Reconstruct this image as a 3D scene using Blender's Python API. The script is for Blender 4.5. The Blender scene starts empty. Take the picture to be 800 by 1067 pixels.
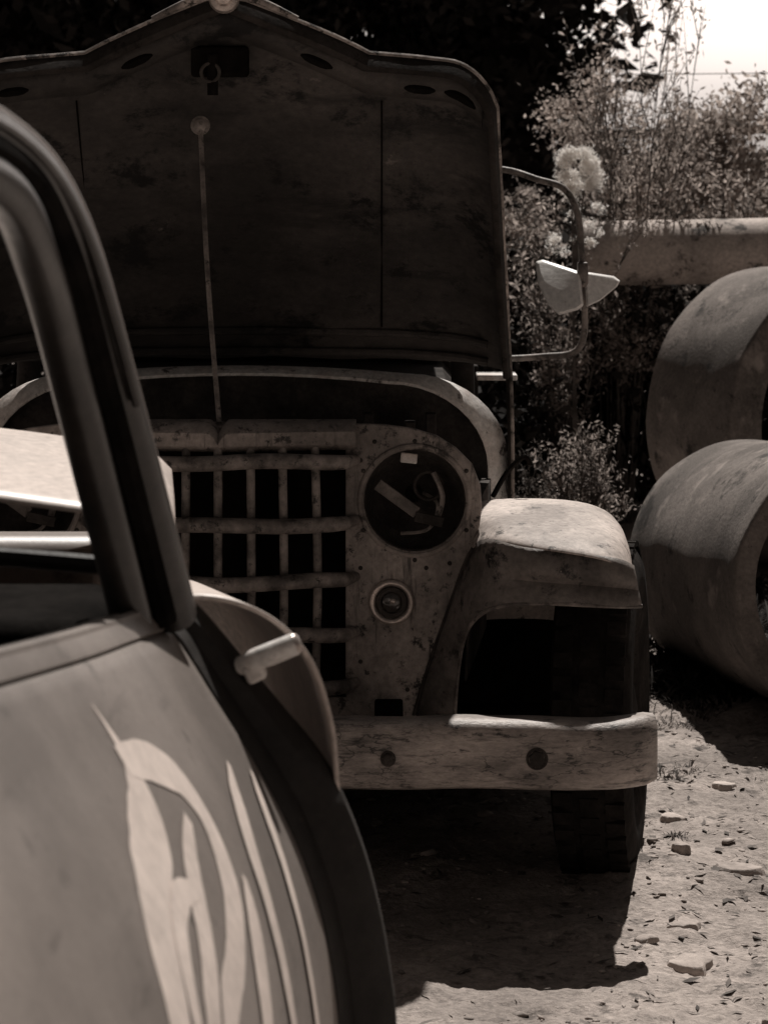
import bpy, math, random
import numpy as np
from mathutils import Vector, Matrix, noise as mn
random.seed(7); rng=np.random.default_rng(7)
scene=bpy.context.scene
R=math.radians

# ---------------------------------------------------------------- materials
def C(g):
    g=min(g,.9)
    if g>=.7: return (g,g*.965,g*.93,1)
    return (g*1.09,g*.94,g*.855,1)
def M(name,a,b,scale=6,lo=.4,hi=.6,rough=.7,bump=.25,stretch=(1,1,1),fine=70,famt=.35,spot=None,sscale=25,sth=.62,metal=0,spec=.3,streak=None,transl=0,island=0,cracks=0,spot2=None):
    m=bpy.data.materials.new(name); m.use_nodes=True
    nt=m.node_tree; N=nt.nodes; L=nt.links
    bs=N['Principled BSDF']; out=N['Material Output']
    tc=N.new('ShaderNodeTexCoord'); mp=N.new('ShaderNodeMapping'); mp.inputs['Scale'].default_value=stretch
    L.new(tc.outputs['Object'],mp.inputs[0])
    def noise(sc,det=8,ro=.62,dist=0,vec=None):
        n=N.new('ShaderNodeTexNoise'); n.inputs['Scale'].default_value=sc; n.inputs['Detail'].default_value=det
        n.inputs['Roughness'].default_value=ro; n.inputs['Distortion'].default_value=dist
        L.new(vec or mp.outputs[0],n.inputs['Vector']); return n
    def ramp(src,l,h):
        r=N.new('ShaderNodeMapRange'); r.inputs[1].default_value=l; r.inputs[2].default_value=h; L.new(src,r.inputs[0]); return r.outputs[0]
    def mix(f,c1,c2,mode='MIX'):
        x=N.new('ShaderNodeMix'); x.data_type='RGBA'; x.blend_type=mode
        for s,v in ((x.inputs[0],f),(x.inputs[6],c1),(x.inputs[7],c2)):
            if hasattr(v,'links') or hasattr(v,'is_linked'): L.new(v,s)
            else: s.default_value=v
        return x.outputs[2]
    n1=noise(scale,8,.62,.1); col=mix(ramp(n1.outputs[0],lo,hi),C(a),C(b))
    nf=noise(fine,5,.7)
    fr=ramp(nf.outputs[0],.25,.75)
    mm=N.new('ShaderNodeMapRange'); mm.inputs[3].default_value=1-famt; mm.inputs[4].default_value=1+famt*(.3 if a>.8 else 1); L.new(fr,mm.inputs[0])
    vm=N.new('ShaderNodeVectorMath'); vm.operation='SCALE'; L.new(col,vm.inputs[0]); L.new(mm.outputs[0],vm.inputs['Scale']); col=vm.outputs[0]
    if spot is not None:
        n3=noise(sscale,10,.74,.1); col=mix(ramp(n3.outputs[0],sth,sth+.07),col,C(spot))
    if spot2 is not None:
        n5=noise(spot2[1],10,.76,.1); col=mix(ramp(n5.outputs[0],spot2[2],spot2[2]+.06),col,C(spot2[0]))
    if streak is not None:
        mp2=N.new('ShaderNodeMapping'); mp2.inputs['Scale'].default_value=streak[1]; L.new(tc.outputs['Object'],mp2.inputs[0])
        n4=noise(streak[2],6,.65,.1,mp2.outputs[0]); col=mix(ramp(n4.outputs[0],streak[3],streak[3]+.12),col,C(streak[0]))
    if cracks:
        mp3=N.new('ShaderNodeMapping'); mp3.inputs['Scale'].default_value=(1,1,3.2); L.new(tc.outputs['Object'],mp3.inputs[0])
        nn=noise(9,4,.6,0,mp3.outputs[0]); ad=N.new('ShaderNodeVectorMath'); ad.operation='ADD'
        L.new(mp3.outputs[0],ad.inputs[0]); sc=N.new('ShaderNodeVectorMath'); sc.operation='SCALE'; sc.inputs['Scale'].default_value=.22
        L.new(nn.outputs['Color'],sc.inputs[0]); L.new(sc.outputs[0],ad.inputs[1])
        v=N.new('ShaderNodeTexVoronoi'); v.feature='DISTANCE_TO_EDGE'; v.inputs['Scale'].default_value=cracks; L.new(ad.outputs[0],v.inputs['Vector'])
        rr=N.new('ShaderNodeMapRange'); rr.inputs[1].default_value=0; rr.inputs[2].default_value=.035; rr.inputs[3].default_value=1; rr.inputs[4].default_value=0
        L.new(v.outputs['Distance'],rr.inputs[0])
        nb=noise(5,4,.6,0); mu=N.new('ShaderNodeMath'); mu.operation='MULTIPLY'; L.new(rr.outputs[0],mu.inputs[0]); L.new(ramp(nb.outputs[0],.42,.6),mu.inputs[1])
        col=mix(mu.outputs[0],col,C(.02))
    if island:
        g=N.new('ShaderNodeNewGeometry'); r2=N.new('ShaderNodeMapRange'); r2.inputs[3].default_value=1-island; r2.inputs[4].default_value=1+island
        L.new(g.outputs['Random Per Island'],r2.inputs[0]); v2=N.new('ShaderNodeVectorMath'); v2.operation='SCALE'; L.new(col,v2.inputs[0]); L.new(r2.outputs[0],v2.inputs['Scale']); col=v2.outputs[0]
    L.new(col,bs.inputs['Base Color'])
    rr=N.new('ShaderNodeMapRange'); rr.inputs[3].default_value=max(rough-.12,.05); rr.inputs[4].default_value=min(rough+.12,1); L.new(n1.outputs[0],rr.inputs[0]); L.new(rr.outputs[0],bs.inputs['Roughness'])
    bs.inputs['Metallic'].default_value=metal; bs.inputs['Specular IOR Level'].default_value=spec
    if bump:
        ad=N.new('ShaderNodeMath'); ad.operation='ADD'; L.new(n1.outputs[0],ad.inputs[0]); ml=N.new('ShaderNodeMath'); ml.operation='MULTIPLY'; ml.inputs[1].default_value=.5
        L.new(nf.outputs[0],ml.inputs[0]); L.new(ml.outputs[0],ad.inputs[1])
        bp=N.new('ShaderNodeBump'); bp.inputs['Strength'].default_value=bump; bp.inputs['Distance'].default_value=.02; L.new(ad.outputs[0],bp.inputs['Height']); L.new(bp.outputs[0],bs.inputs['Normal'])
    if transl:
        t=N.new('ShaderNodeBsdfTranslucent'); L.new(col,t.inputs[0]); ms=N.new('ShaderNodeMixShader'); ms.inputs[0].default_value=transl
        L.new(bs.outputs[0],ms.inputs[1]); L.new(t.outputs[0],ms.inputs[2]); L.new(ms.outputs[0],out.inputs[0])
    return m
paint=M('weathered_paint',.16,.07,7,.42,.62,.6,.2,spot=.018,sscale=22,sth=.57,streak=(.03,(14,14,1.2),3,.57))
paintd=M('dark_paint',.035,.018,7,.42,.62,.8,.2,spot=.012,sscale=22,sth=.57,spec=.08)
panelm=M('grille_paint',.32,.15,4.5,.4,.6,.6,.15,spot=.03,sscale=30,sth=.56,spot2=(.045,8,.57),streak=(.05,(16,16,1.5),3,.58),famt=.35)
fendm=M('fender_shaded_paint',.16,.06,5,.4,.62,.5,.2,spot=.015,sscale=12,sth=.54,spot2=(.34,24,.64))  # fender front, shade put into a darker colour than the top
fendtop=M('fender_lit_paint',.50,.26,4,.42,.62,.62,.15,spot=.05,sscale=12,sth=.58,spot2=(.06,44,.59),spec=.3)  # same fender, sun on the top put into a paler colour
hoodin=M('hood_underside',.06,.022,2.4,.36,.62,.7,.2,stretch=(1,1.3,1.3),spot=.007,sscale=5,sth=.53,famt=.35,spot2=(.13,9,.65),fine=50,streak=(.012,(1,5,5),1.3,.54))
rustm=M('rust_dark',.06,.03,9,.4,.6,.85,.4,famt=.4,spec=.15)
blackm=M('grimy_black',.010,.005,9,.4,.6,.95,.2,spec=.02)
barm=M('bar_metal',.24,.08,14,.4,.6,.5,.2,spot=.03,sscale=36,sth=.55)
chrome=M('worn_chrome',.5,.3,12,.4,.6,.3,.1,metal=.6,spec=.5)
bumperm=M('bumper_paint',.40,.17,5,.38,.62,.5,.3,stretch=(1,1,3),spot=.03,sscale=16,sth=.56,cracks=7,streak=(.04,(2,4,14),3,.56),spec=.5)
whitem=M('white_paint',.72,.5,8,.42,.65,.5,.15,spot=.1,sscale=30,sth=.62)
rimm=M('rim_lit_paint',.75,.5,8,.4,.65,.6,.2,spot=.10,sscale=20,sth=.58)  # white cowl ledge, made paler to carry sunlight in its colour
rubber=M('tyre_rubber',.014,.03,10,.45,.65,.95,.3,spec=.05)
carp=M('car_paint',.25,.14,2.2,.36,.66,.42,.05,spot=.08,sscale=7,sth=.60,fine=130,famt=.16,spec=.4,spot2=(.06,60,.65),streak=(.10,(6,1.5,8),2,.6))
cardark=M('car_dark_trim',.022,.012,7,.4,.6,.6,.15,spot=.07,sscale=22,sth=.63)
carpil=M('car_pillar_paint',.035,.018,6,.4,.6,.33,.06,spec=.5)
carhood=M('car_lit_paint',.62,.5,4,.4,.65,.4,.05,spec=.5)  # paler copy of the car paint, sunlight put into the colour
letter=M('letter_paint',.69,.55,9,.38,.62,.5,.03,fine=60,famt=.15,spot=.3,sscale=14,sth=.64)
concm=M('concrete',.22,.11,2.6,.38,.60,.9,.3,fine=90,famt=.35,spot=.045,sscale=4.5,sth=.56,streak=(.30,(3,3,3),2.3,.58),spot2=(.05,26,.60))
lconcm=M('pale_pipe',.48,.24,4,.4,.62,.85,.2,spot=.07,sscale=9,sth=.55)
soil=M('soil',.38,.22,2.6,.36,.64,.95,1,fine=60,famt=.45,spot=.12,sscale=9,sth=.55,spot2=(.48,22,.63))
stonem=M('stone',.48,.26,5,.4,.6,.9,.5,fine=40,famt=.3)
pebm=M('pebble',.36,.2,5,.4,.6,.9,.2,island=.5)
bark=M('bark',.07,.035,12,.4,.6,.9,.5,stretch=(1,1,.2))
leafd=M('dark_leaf',.030,.014,2,.4,.6,.8,0,island=.6,famt=.1,transl=.15,spec=.1)
leafm=M('mid_leaf',.10,.055,2,.4,.6,.7,0,island=.6,famt=.1,transl=.4,spec=.15)
leafl=M('pale_leaf',.42,.26,2,.4,.6,.8,0,island=.5,famt=.1,transl=.55,spec=.15)
plumem=M('plume_fluff',.9,.85,4,.4,.6,.9,0,island=0,famt=.03,transl=.5)
stemm=M('dry_stem',.12,.06,8,.4,.6,.9,0)
litm=M('dry_litter',.22,.1,8,.4,.6,.9,0,island=.7)
glassd=M('lamp_glass',.05,.03,8,.4,.6,.15,0,spec=.8)

# ---------------------------------------------------------------- helpers
def empty(name,loc=(0,0,0)):
    e=bpy.data.objects.new(name,None); e.location=loc; scene.collection.objects.link(e); return e
def mesh(name,v,f,mat,parent=None,smooth=True,bev=0,sub=0,sol=0,solo=0,auto=True):
    me=bpy.data.meshes.new(name); me.from_pydata([tuple(map(float,p)) for p in v],[],f); me.update()
    import bmesh
    bm=bmesh.new(); bm.from_mesh(me); bmesh.ops.recalc_face_normals(bm,faces=bm.faces); bm.to_mesh(me); bm.free()
    if smooth:
        me.polygons.foreach_set('use_smooth',[True]*len(me.polygons))
        if auto and not sub:
            try: me.set_sharp_from_angle(angle=R(40))
            except Exception: pass
    me.materials.append(mat)
    o=bpy.data.objects.new(name,me); scene.collection.objects.link(o)
    if parent: o.parent=parent
    if sol:
        s=o.modifiers.new('s','SOLIDIFY'); s.thickness=sol; s.offset=solo
    if sub:
        s=o.modifiers.new('u','SUBSURF'); s.levels=sub; s.render_levels=sub
    if bev:
        b=o.modifiers.new('b','BEVEL'); b.width=bev; b.segments=3; b.limit_method='ANGLE'; b.angle_limit=R(35)
    return o
def box(name,lo,hi,mat,parent,bev=.004,rot=None):
    x0,y0,z0=lo; x1,y1,z1=hi
    v=[(x0,y0,z0),(x1,y0,z0),(x1,y1,z0),(x0,y1,z0),(x0,y0,z1),(x1,y0,z1),(x1,y1,z1),(x0,y1,z1)]
    if rot:
        c=Vector(((x0+x1)/2,(y0+y1)/2,(z0+z1)/2)); m=Matrix.Rotation(rot[1],3,rot[0]); v=[c+m@(Vector(p)-c) for p in v]
    f=[(0,3,2,1),(4,5,6,7),(0,1,5,4),(1,2,6,5),(2,3,7,6),(3,0,4,7)]
    return mesh(name,v,f,mat,parent,True,bev)
def grid(name,rows,mat,parent,**k):
    n=len(rows[0]); v=[p for r in rows for p in r]; f=[]
    for i in range(len(rows)-1):
        for j in range(n-1):
            a=i*n+j; f.append((a,a+1,a+n+1,a+n))
    return mesh(name,v,f,mat,parent,**k)
def smoothpath(P,n=6):
    P=[Vector(p) for p in P]; out=[]
    for i in range(len(P)-1):
        p0=P[max(i-1,0)];p1=P[i];p2=P[i+1];p3=P[min(i+2,len(P)-1)]
        for k in range(n):
            t=k/n; out.append(.5*((2*p1)+(p2-p0)*t+(2*p0-5*p1+4*p2-p3)*t*t+(3*p1-p0-3*p2+p3)*t**3))
    out.append(P[-1]); return out
def tubedata(P,r,seg=10,flat=1.0,closed=False):
    P=[Vector(p) for p in P]; n=len(P); v=[];f=[]
    up=None
    for i,p in enumerate(P):
        t=(P[min(i+1,n-1)]-P[max(i-1,0)])
        if t.length<1e-9: t=Vector((0,0,1))
        t.normalize()
        if up is None:
            up=t.orthogonal().normalized() if abs(t.z)>.9 else (Vector((0,0,1))-t*t.z).normalized()
        else:
            up=(up-t*up.dot(t)).normalized()
        s=t.cross(up); rr=r[i] if isinstance(r,(list,tuple)) else r
        for k in range(seg):
            a=2*math.pi*k/seg; v.append(p+up*(math.cos(a)*rr*flat)+s*(math.sin(a)*rr))
    for i in range(n-1):
        for k in range(seg):
            a=i*seg+k;b=i*seg+(k+1)%seg; f.append((a,b,b+seg,a+seg))
    f.append(tuple(range(seg))[::-1]); f.append(tuple((n-1)*seg+k for k in range(seg)))
    return v,f
def tube(name,P,r,mat,parent,seg=12,sm=0,flat=1.0):
    if sm: P=smoothpath(P,sm)
    v,f=tubedata(P,r,seg,flat); return mesh(name,v,f,mat,parent)
def frame(axis):
    a=Vector(axis).normalized(); b=a.orthogonal().normalized(); return a,b,a.cross(b)
def lathe(name,c,axis,prof,mat,parent,seg=48,closed=False,noisy=0,arc=None):
    a,b,d=frame(axis); c=Vector(c); v=[];f=[]; n=len(prof)
    for k in range(seg):
        t=2*math.pi*k/seg; rad=b*math.cos(t)+d*math.sin(t)
        for (h,r) in prof:
            p=c+a*h+rad*r
            if noisy: p+=rad*noisy*mn.noise(p*6)
            v.append(p)
    for k in range(seg):
        k2=(k+1)%seg
        for j in range(n-1+(1 if closed else 0)):
            j2=(j+1)%n; f.append((k*n+j,k2*n+j,k2*n+j2,k*n+j2))
    return mesh(name,v,f,mat,parent)
def torus(name,c,axis,Rr,r,mat,parent,seg=48,ms=10):
    return lathe(name,c,axis,[(r*math.sin(2*math.pi*i/ms),Rr+r*math.cos(2*math.pi*i/ms)) for i in range(ms)],mat,parent,seg,True)
def dome(name,c,axis,r,h,mat,parent,seg=20):
    return lathe(name,c,axis,[(h*math.sin(t),max(r*math.cos(t),1e-4)) for t in np.linspace(0,math.pi/2,6)],mat,parent,seg)
def plate(name,loops,y,th,mat,parent,bevel=.003):
    cu=bpy.data.curves.new(name,'CURVE'); cu.dimensions='2D'; cu.fill_mode='BOTH'; cu.extrude=th/2; cu.bevel_depth=bevel; cu.bevel_resolution=2
    for lp in loops:
        s=cu.splines.new('POLY'); s.points.add(len(lp)-1)
        for p,q in zip(s.points,lp): p.co=(q[0],q[1],0,1)
        s.use_cyclic_u=True
    o=bpy.data.objects.new(name+'_c',cu); scene.collection.objects.link(o)
    dg=bpy.context.evaluated_depsgraph_get(); me=bpy.data.meshes.new_from_object(o.evaluated_get(dg)); bpy.data.objects.remove(o)
    for vv in me.vertices:
        x,yy,z=vv.co; vv.co=(x,y-z,yy)
    me.name=name; me.materials.clear(); me.materials.append(mat)
    ob=bpy.data.objects.new(name,me); scene.collection.objects.link(ob); ob.parent=parent; return ob
def circ(cx,cz,r,n=40,rev=False): 
    L=[(cx+r*math.cos(2*math.pi*i/n),cz+r*math.sin(2*math.pi*i/n)) for i in range(n)]
    return L[::-1] if rev else L
def bulk(name,V,F,mat,parent=None,smooth=False):
    me=bpy.data.meshes.new(name); V=np.asarray(V,dtype=np.float32); F=np.asarray(F,dtype=np.int32); k=F.shape[1]
    me.vertices.add(len(V)); me.vertices.foreach_set('co',V.ravel()); me.loops.add(F.size); me.loops.foreach_set('vertex_index',F.ravel())
    me.polygons.add(len(F)); me.polygons.foreach_set('loop_start',np.arange(0,F.size,k,dtype=np.int32)); me.polygons.foreach_set('loop_total',np.full(len(F),k,dtype=np.int32))
    if smooth: me.polygons.foreach_set('use_smooth',[True]*len(F))
    me.update(calc_edges=True); me.materials.append(mat)
    o=bpy.data.objects.new(name,me); scene.collection.objects.link(o)
    if parent: o.parent=parent
    return o
def leaves(P,size,aspect=.5,upbias=0):
    n=len(P); a=rng.normal(size=(n,3)); a[:,2]+=upbias; a/=np.linalg.norm(a,axis=1)[:,None]
    b=rng.normal(size=(n,3)); b-=a*(a*b).sum(1)[:,None]; b/=np.linalg.norm(b,axis=1)[:,None]
    s=(size*rng.uniform(.5,1.4,n))[:,None]
    V=np.stack([P-a*s,P+b*s*aspect,P+a*s,P-b*s*aspect],1).reshape(-1,3); F=np.arange(4*n).reshape(-1,4); return V,F
def crown(blobs,n,cs=.3,per=60):
    vols=np.array([b[3]*b[4]*b[5] for b in blobs]); pr=vols/vols.sum(); nc=max(1,n//per); out=[]
    idx=rng.choice(len(blobs),nc,p=pr)
    for i in idx:
        b=blobs[i]; d=rng.normal(size=3); d/=np.linalg.norm(d); d*=rng.uniform(.1,1)**.5
        c=np.array(b[:3])+d*np.array(b[3:6]); s=cs*rng.uniform(.5,1.3)
        out.append(c+rng.normal(size=(per,3))*s*np.array([1,1,.7])*.5)
    P=np.concatenate(out); return P[P[:,2]>.02]
def tree(name,base,h,blobs,n,size,mat,trunk=.12,cs=.35,nl=9,core=0):
    e=empty(name); b=Vector(base)
    tv,tf=[],[]
    def add(P,r):
        v,f=tubedata(P,r,7); o=len(tv); tv.extend(v); tf.extend([tuple(i+o for i in q) for q in f])
    top=b+Vector((random.uniform(-.3,.3)*h/5,0,h*.7)); mid=(b+top)/2+Vector((.12*h/5,.05,0))
    path=smoothpath([b-Vector((0,0,.1)),mid,top],5); add(path,[trunk*(1-.75*i/(len(path)-1)) for i in range(len(path))])
    for i in range(nl):
        bl=random.choice(blobs); st=path[random.randint(2,len(path)-2)]; en=Vector(bl[:3])+Vector([random.uniform(-.7,.7)*bl[3+k] for k in range(3)])
        pp=smoothpath([st,(st+en)/2+Vector((random.uniform(-.1,.1)*h/5,0,.15*h/5)),en],4); add(pp,[trunk*.4*(1-.85*k/(len(pp)-1)) for k in range(len(pp))])
    mesh(name+'_trunk',tv,tf,bark,e)
    V,F=leaves(crown(blobs,n,cs),size); bulk(name+'_foliage',V,F,mat,e)
    if core:
        bl=[(a_,b_+.2,c_,d_*.85,e_*.6,f_*.85) for a_,b_,c_,d_,e_,f_ in blobs]
        V,F=leaves(crown(bl,core,cs*1.5,20),size*3); bulk(name+'_inner_foliage',V,F,mat,e)
    return e

# ---------------------------------------------------------------- world, sun, camera
w=bpy.data.worlds.new('World'); scene.world=w; w.use_nodes=True; nt=w.node_tree
sky=nt.nodes.new('ShaderNodeTexSky'); sky.sky_type='NISHITA'; sky.sun_disc=False
EL,AZ=R(58),R(10)
sky.sun_elevation=EL; sky.sun_rotation=AZ; sky.dust_density=3
hs=nt.nodes.new('ShaderNodeHueSaturation'); hs.inputs['Saturation'].default_value=.0
mx=nt.nodes.new('ShaderNodeMix'); mx.data_type='RGBA'; mx.blend_type='MULTIPLY'; mx.inputs[0].default_value=1; mx.inputs[7].default_value=(.27,.242,.225,1)
tcw=nt.nodes.new('ShaderNodeTexCoord'); dt=nt.nodes.new('ShaderNodeVectorMath'); dt.operation='DOT_PRODUCT'; dt.inputs[1].default_value=Vector((.14,.98,.06)).normalized()
mxx=nt.nodes.new('ShaderNodeMath'); mxx.operation='MAXIMUM'; mxx.inputs[1].default_value=0
pw=nt.nodes.new('ShaderNodeMath'); pw.operation='POWER'; pw.inputs[1].default_value=40
ma=nt.nodes.new('ShaderNodeMath'); ma.operation='MULTIPLY_ADD'; ma.inputs[1].default_value=19; ma.inputs[2].default_value=1
vs=nt.nodes.new('ShaderNodeVectorMath'); vs.operation='SCALE'
nt.links.new(tcw.outputs['Generated'],dt.inputs[0]); nt.links.new(dt.outputs['Value'],mxx.inputs[0]); nt.links.new(mxx.outputs[0],pw.inputs[0]); nt.links.new(pw.outputs[0],ma.inputs[0])
nt.links.new(sky.outputs[0],hs.inputs['Color']); nt.links.new(hs.outputs[0],mx.inputs[6]); nt.links.new(mx.outputs[2],vs.inputs[0]); nt.links.new(ma.outputs[0],vs.inputs['Scale'])
nt.links.new(vs.outputs[0],nt.nodes['Background'].inputs[0])
nt.nodes['Background'].inputs[1].default_value=.05
sl=bpy.data.lights.new('sun','SUN'); sl.energy=5.0; sl.angle=R(.5); sl.color=(1,.95,.89)
so=bpy.data.objects.new('sun',sl); scene.collection.objects.link(so)
sd=Vector((math.sin(AZ)*math.cos(EL),math.cos(AZ)*math.cos(EL),math.sin(EL))); so.rotation_euler=sd.to_track_quat('Z','Y').to_euler(); so.location=(0,0,12)
cam=bpy.data.cameras.new('camera'); co=bpy.data.objects.new('camera',cam); scene.collection.objects.link(co); scene.camera=co
co.location=(0,0,1.6); co.rotation_euler=(R(90),0,0)
cam.sensor_fit='VERTICAL'; cam.sensor_height=17.3; cam.sensor_width=13; cam.lens=3000/1067*17.3; cam.shift_y=-380.5/1067; cam.clip_end=2000; cam.clip_start=.05
cam.dof.use_dof=True; cam.dof.focus_distance=6.1; cam.dof.aperture_fstop=5.0
scene.view_settings.view_transform='Standard'; scene.view_settings.look='None'; scene.view_settings.exposure=0

# ---------------------------------------------------------------- ground
def gh(x,y):
    p=Vector((x,y,0)); h=.018*mn.fractal(p*1.1,1.0,2.0,4)+.014*mn.fractal(p*5,.7,2.1,6)+.008*abs(mn.noise(p*14))+.003*mn.noise(p*40)
    h+=.035*math.exp(-((x-.60)**2/.02+(y-6.30)**2/.05))
    if y>8.2 and x>.3: h+=.05*min(1,(y-8.2))*.5
    return h
def axis(lo,hi,st,far,nf=26):
    a=list(np.arange(lo,hi,st)); k=np.linspace(0,1,nf)[1:]
    return sorted([lo-(far)*t**3.2 for t in k]+a+[hi+far*t**3.2 for t in k])
xs=axis(-.2,1.9,.009,300); ys=axis(4.8,8.8,.014,400)
V=[];
for y in ys:
    for x in xs:
        near=(-3<x<5 and 2<y<14); V.append((x,y,gh(x,y) if near else 0))
nx=len(xs); ii,jj=np.meshgrid(np.arange(len(ys)-1),np.arange(nx-1),indexing='ij'); a=(ii*nx+jj).ravel()
bulk('ground',V,np.stack([a,a+1,a+nx+1,a+nx],1),soil,None,True)
t=(1+5**.5)/2; ico=np.array([(-1,t,0),(1,t,0),(-1,-t,0),(1,-t,0),(0,-1,t),(0,1,t),(0,-1,-t),(0,1,-t),(t,0,-1),(t,0,1),(-t,0,-1),(-t,0,1)])/1.9
icf=np.array([(0,11,5),(0,5,1),(0,1,7),(0,7,10),(0,10,11),(1,5,9),(5,11,4),(11,10,2),(10,7,6),(7,1,8),(3,9,4),(3,4,2),(3,2,6),(3,6,8),(3,8,9),(4,9,5),(2,4,11),(6,2,10),(8,6,7),(9,8,1)])
GV=[];GF=[];o=0
for i in range(3600):
    x=random.uniform(-.3,1.9); y=random.uniform(4.8,9.2)
    if mn.noise(Vector((x*2.5,y*2.5,7)))<-.12: continue
    s=random.choice([.0018,.0025,.003,.003,.004,.006])*random.uniform(.7,1.5)
    if random.random()<.02: s*=2.4
    v=ico*rng.uniform(.5,1.4,(12,1))*np.array([s*random.uniform(.8,2.2),s*random.uniform(.8,1.8),s*.5]); an=random.uniform(0,6.28)
    v=np.stack([v[:,0]*math.cos(an)-v[:,1]*math.sin(an),v[:,0]*math.sin(an)+v[:,1]*math.cos(an),v[:,2]],1)+np.array([x,y,gh(x,y)+s*.1]); GV.append(v);GF.append(icf+o);o+=12
bulk('gravel',np.concatenate(GV),np.concatenate(GF),pebm)
# dry leaf and twig litter
LV=[];LF=[];o=0
for i in range(1500):
    x=random.uniform(-.2,1.7) if i%3 else random.gauss(.75,.2); y=random.uniform(5.0,8.6); l=random.uniform(.006,.022); wd=l*random.uniform(.08,.5); an=random.uniform(0,6.28); z=gh(x,y)+.004
    u=np.array([math.cos(an),math.sin(an),random.uniform(-.2,.3)]); q=np.array([-math.sin(an),math.cos(an),random.uniform(-.3,.3)]); c=np.array([x,y,z])
    LV+=[c-u*l,c+q*wd,c+u*l,c-q*wd]; LF.append((o,o+1,o+2,o+3)); o+=4
bulk('leaf_litter',LV,LF,litm)
def stone(x,y,rx,ry,h,rot=0,name='flat_stone'):
    n=18; v=[];f=[]; sd_=x*31+y*17
    for k,(sc,zz) in enumerate(((1.05,-.5),(1.0,.5),(.88,1.0),(.45,1.08))):
        for i in range(n):
            a=2*math.pi*i/n; q=1+.55*mn.noise(Vector((sd_+math.cos(a)*1.2,math.sin(a)*1.2,0)))+.2*mn.noise(Vector((sd_+math.cos(a)*4,math.sin(a)*4,5)))
            px=rx*sc*q*math.cos(a); py=ry*sc*q*math.sin(a)
            v.append((x+px*math.cos(rot)-py*math.sin(rot),y+px*math.sin(rot)+py*math.cos(rot),gh(x,y)+h*zz+.3*px*(.3*math.sin(sd_))+h*.35*mn.noise(Vector((px*30,py*30,k+sd_)))))
    for k in range(3):
        for i in range(n): f.append((k*n+i,k*n+(i+1)%n,(k+1)*n+(i+1)%n,(k+1)*n+i))
    f.append(tuple(3*n+i for i in range(n)))
    mesh(name,v,f,stonem,None,True,.0015)
for s in [(.775,6.3,.055,.04,.014,.2),(.62,5.95,.03,.03,.008,1),(.60,5.66,.045,.045,.014,.6),(.72,5.25,.025,.02,.008,0),(.95,6.75,.035,.03,.012,1.2),(.66,6.40,.022,.02,.016,0),(.85,7.2,.03,.03,.014,0),(.68,6.8,.03,.025,.012,.5),(1.15,7.3,.13,.08,.022,.15),(.53,5.83,.022,.02,.008,.5)]: stone(*s)
def tufts(name,spots,mat,hh=.05,n=26,wd=.0015,spread=.03):
    V=[];F=[];o=0
    for (x,y,sc) in spots:
        for i in range(n):
            a=random.uniform(0,6.28); r=random.uniform(0,spread)*sc; b=np.array([x+r*math.cos(a),y+r*math.sin(a),gh(x,y)]); l=hh*sc*random.uniform(.4,1.2)
            tip=b+np.array([math.cos(a)*l*random.uniform(.3,1.6),math.sin(a)*l*random.uniform(.3,1.6),l*.7]); m=(b+tip)/2+np.array([0,0,l*.15]); q=np.array([-math.sin(a),math.cos(a),0])*wd*random.uniform(.7,1.5)
            V+=[b-q,b+q,m+q*.8,m-q*.8,tip+q*.1,tip-q*.1]; F+=[(o,o+1,o+2,o+3),(o+3,o+2,o+4,o+5)]; o+=6
    return bulk(name,V,F,mat)
sp=[(random.uniform(.6,.95),random.uniform(7.9,8.7),random.uniform(.5,1.1)) for _ in range(40)]+[(.70,7.35,.8),(.74,7.3,.7),(.68,7.3,.6),(.78,7.4,.6),(.6,6.75,.5),(.67,6.6,.4),(.95,6.6,.4)]
tufts('weeds',sp,leafm,.035,40,.0016,.09)
sp=[(random.uniform(.45,1.6),random.uniform(8.3,10.2),random.uniform(.5,1.2)) for _ in range(200)]
tufts('shaded_weeds',sp,leafd,.09,40,.005,.12)  # weeds standing in shade, the shade painted in with dark leaves

# ---------------------------------------------------------------- vintage truck
T=empty('vintage_truck',(0,0,0)); CX=-.35
half=[(0,1.0),(.27,1.005),(.35,1.003),(.41,.995),(.46,.98),(.50,.955),(.535,.92),(.552,.875),(.555,.83),(.55,.79),(.52,.70),(.475,.57),(.44,.46),(.415,.385)]
out=[(CX+x,z) for x,z in half]+[(CX-x,z) for x,z in half[::-1][:-1]]
op=[(CX-.272,.42),(CX+.272,.42),(CX+.272,.965),(CX-.272,.965)]
plate('grille_panel',[out,op]+[circ(CX+s*.4156,.844,.113) for s in(1,-1)]+[circ(CX+s*.366,.627,.03) for s in(1,-1)],6.16,.006,panelm,T,.004)
rows=[]
for u in np.linspace(-1,1,61):
    x=CX+u*.29; fy=6.12-.05*(1-abs(u)); z=1.012; dip=.024*math.exp(-(u/.035)**2)
    lo=.957
    rows.append([(x,6.24,z-.01),(x,6.16,z+.003-dip),(x,fy+.02,z-dip),(x,fy,z-.018-dip),(x,fy-.001,lo+.012),(x,fy+.01,lo)])
grid('grille_cap',rows,panelm,T,sol=.005)
for i,z in enumerate((.934,.801,.680,.567,.455)):
    P=[];us_=np.linspace(-1,1,25)
    for u in us_:
        au=abs(u); y=6.105-.05*(1-au)+(.05*((au-.88)/.12)**2 if au>.88 else 0)
        P.append((CX+u*.29,y,z+.003*math.sin(u*5+i*2)))
    tube('grille_bar_h_%d'%i,P,[.0165*(1-.35*max(0,(abs(u)-.9)/.1)) for u in us_],barm,T,14)
for i in range(-3,4):
    x=CX+i*.0675+.002*math.sin(i*3); y=6.13-.05*(1-abs(i)/4.3)
    tube('grille_bar_v_%d'%(i+4),[(x,y,.41),(x+.002*i,y,.68),(x,y,.97)],.0095,barm,T,12,6)
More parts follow.
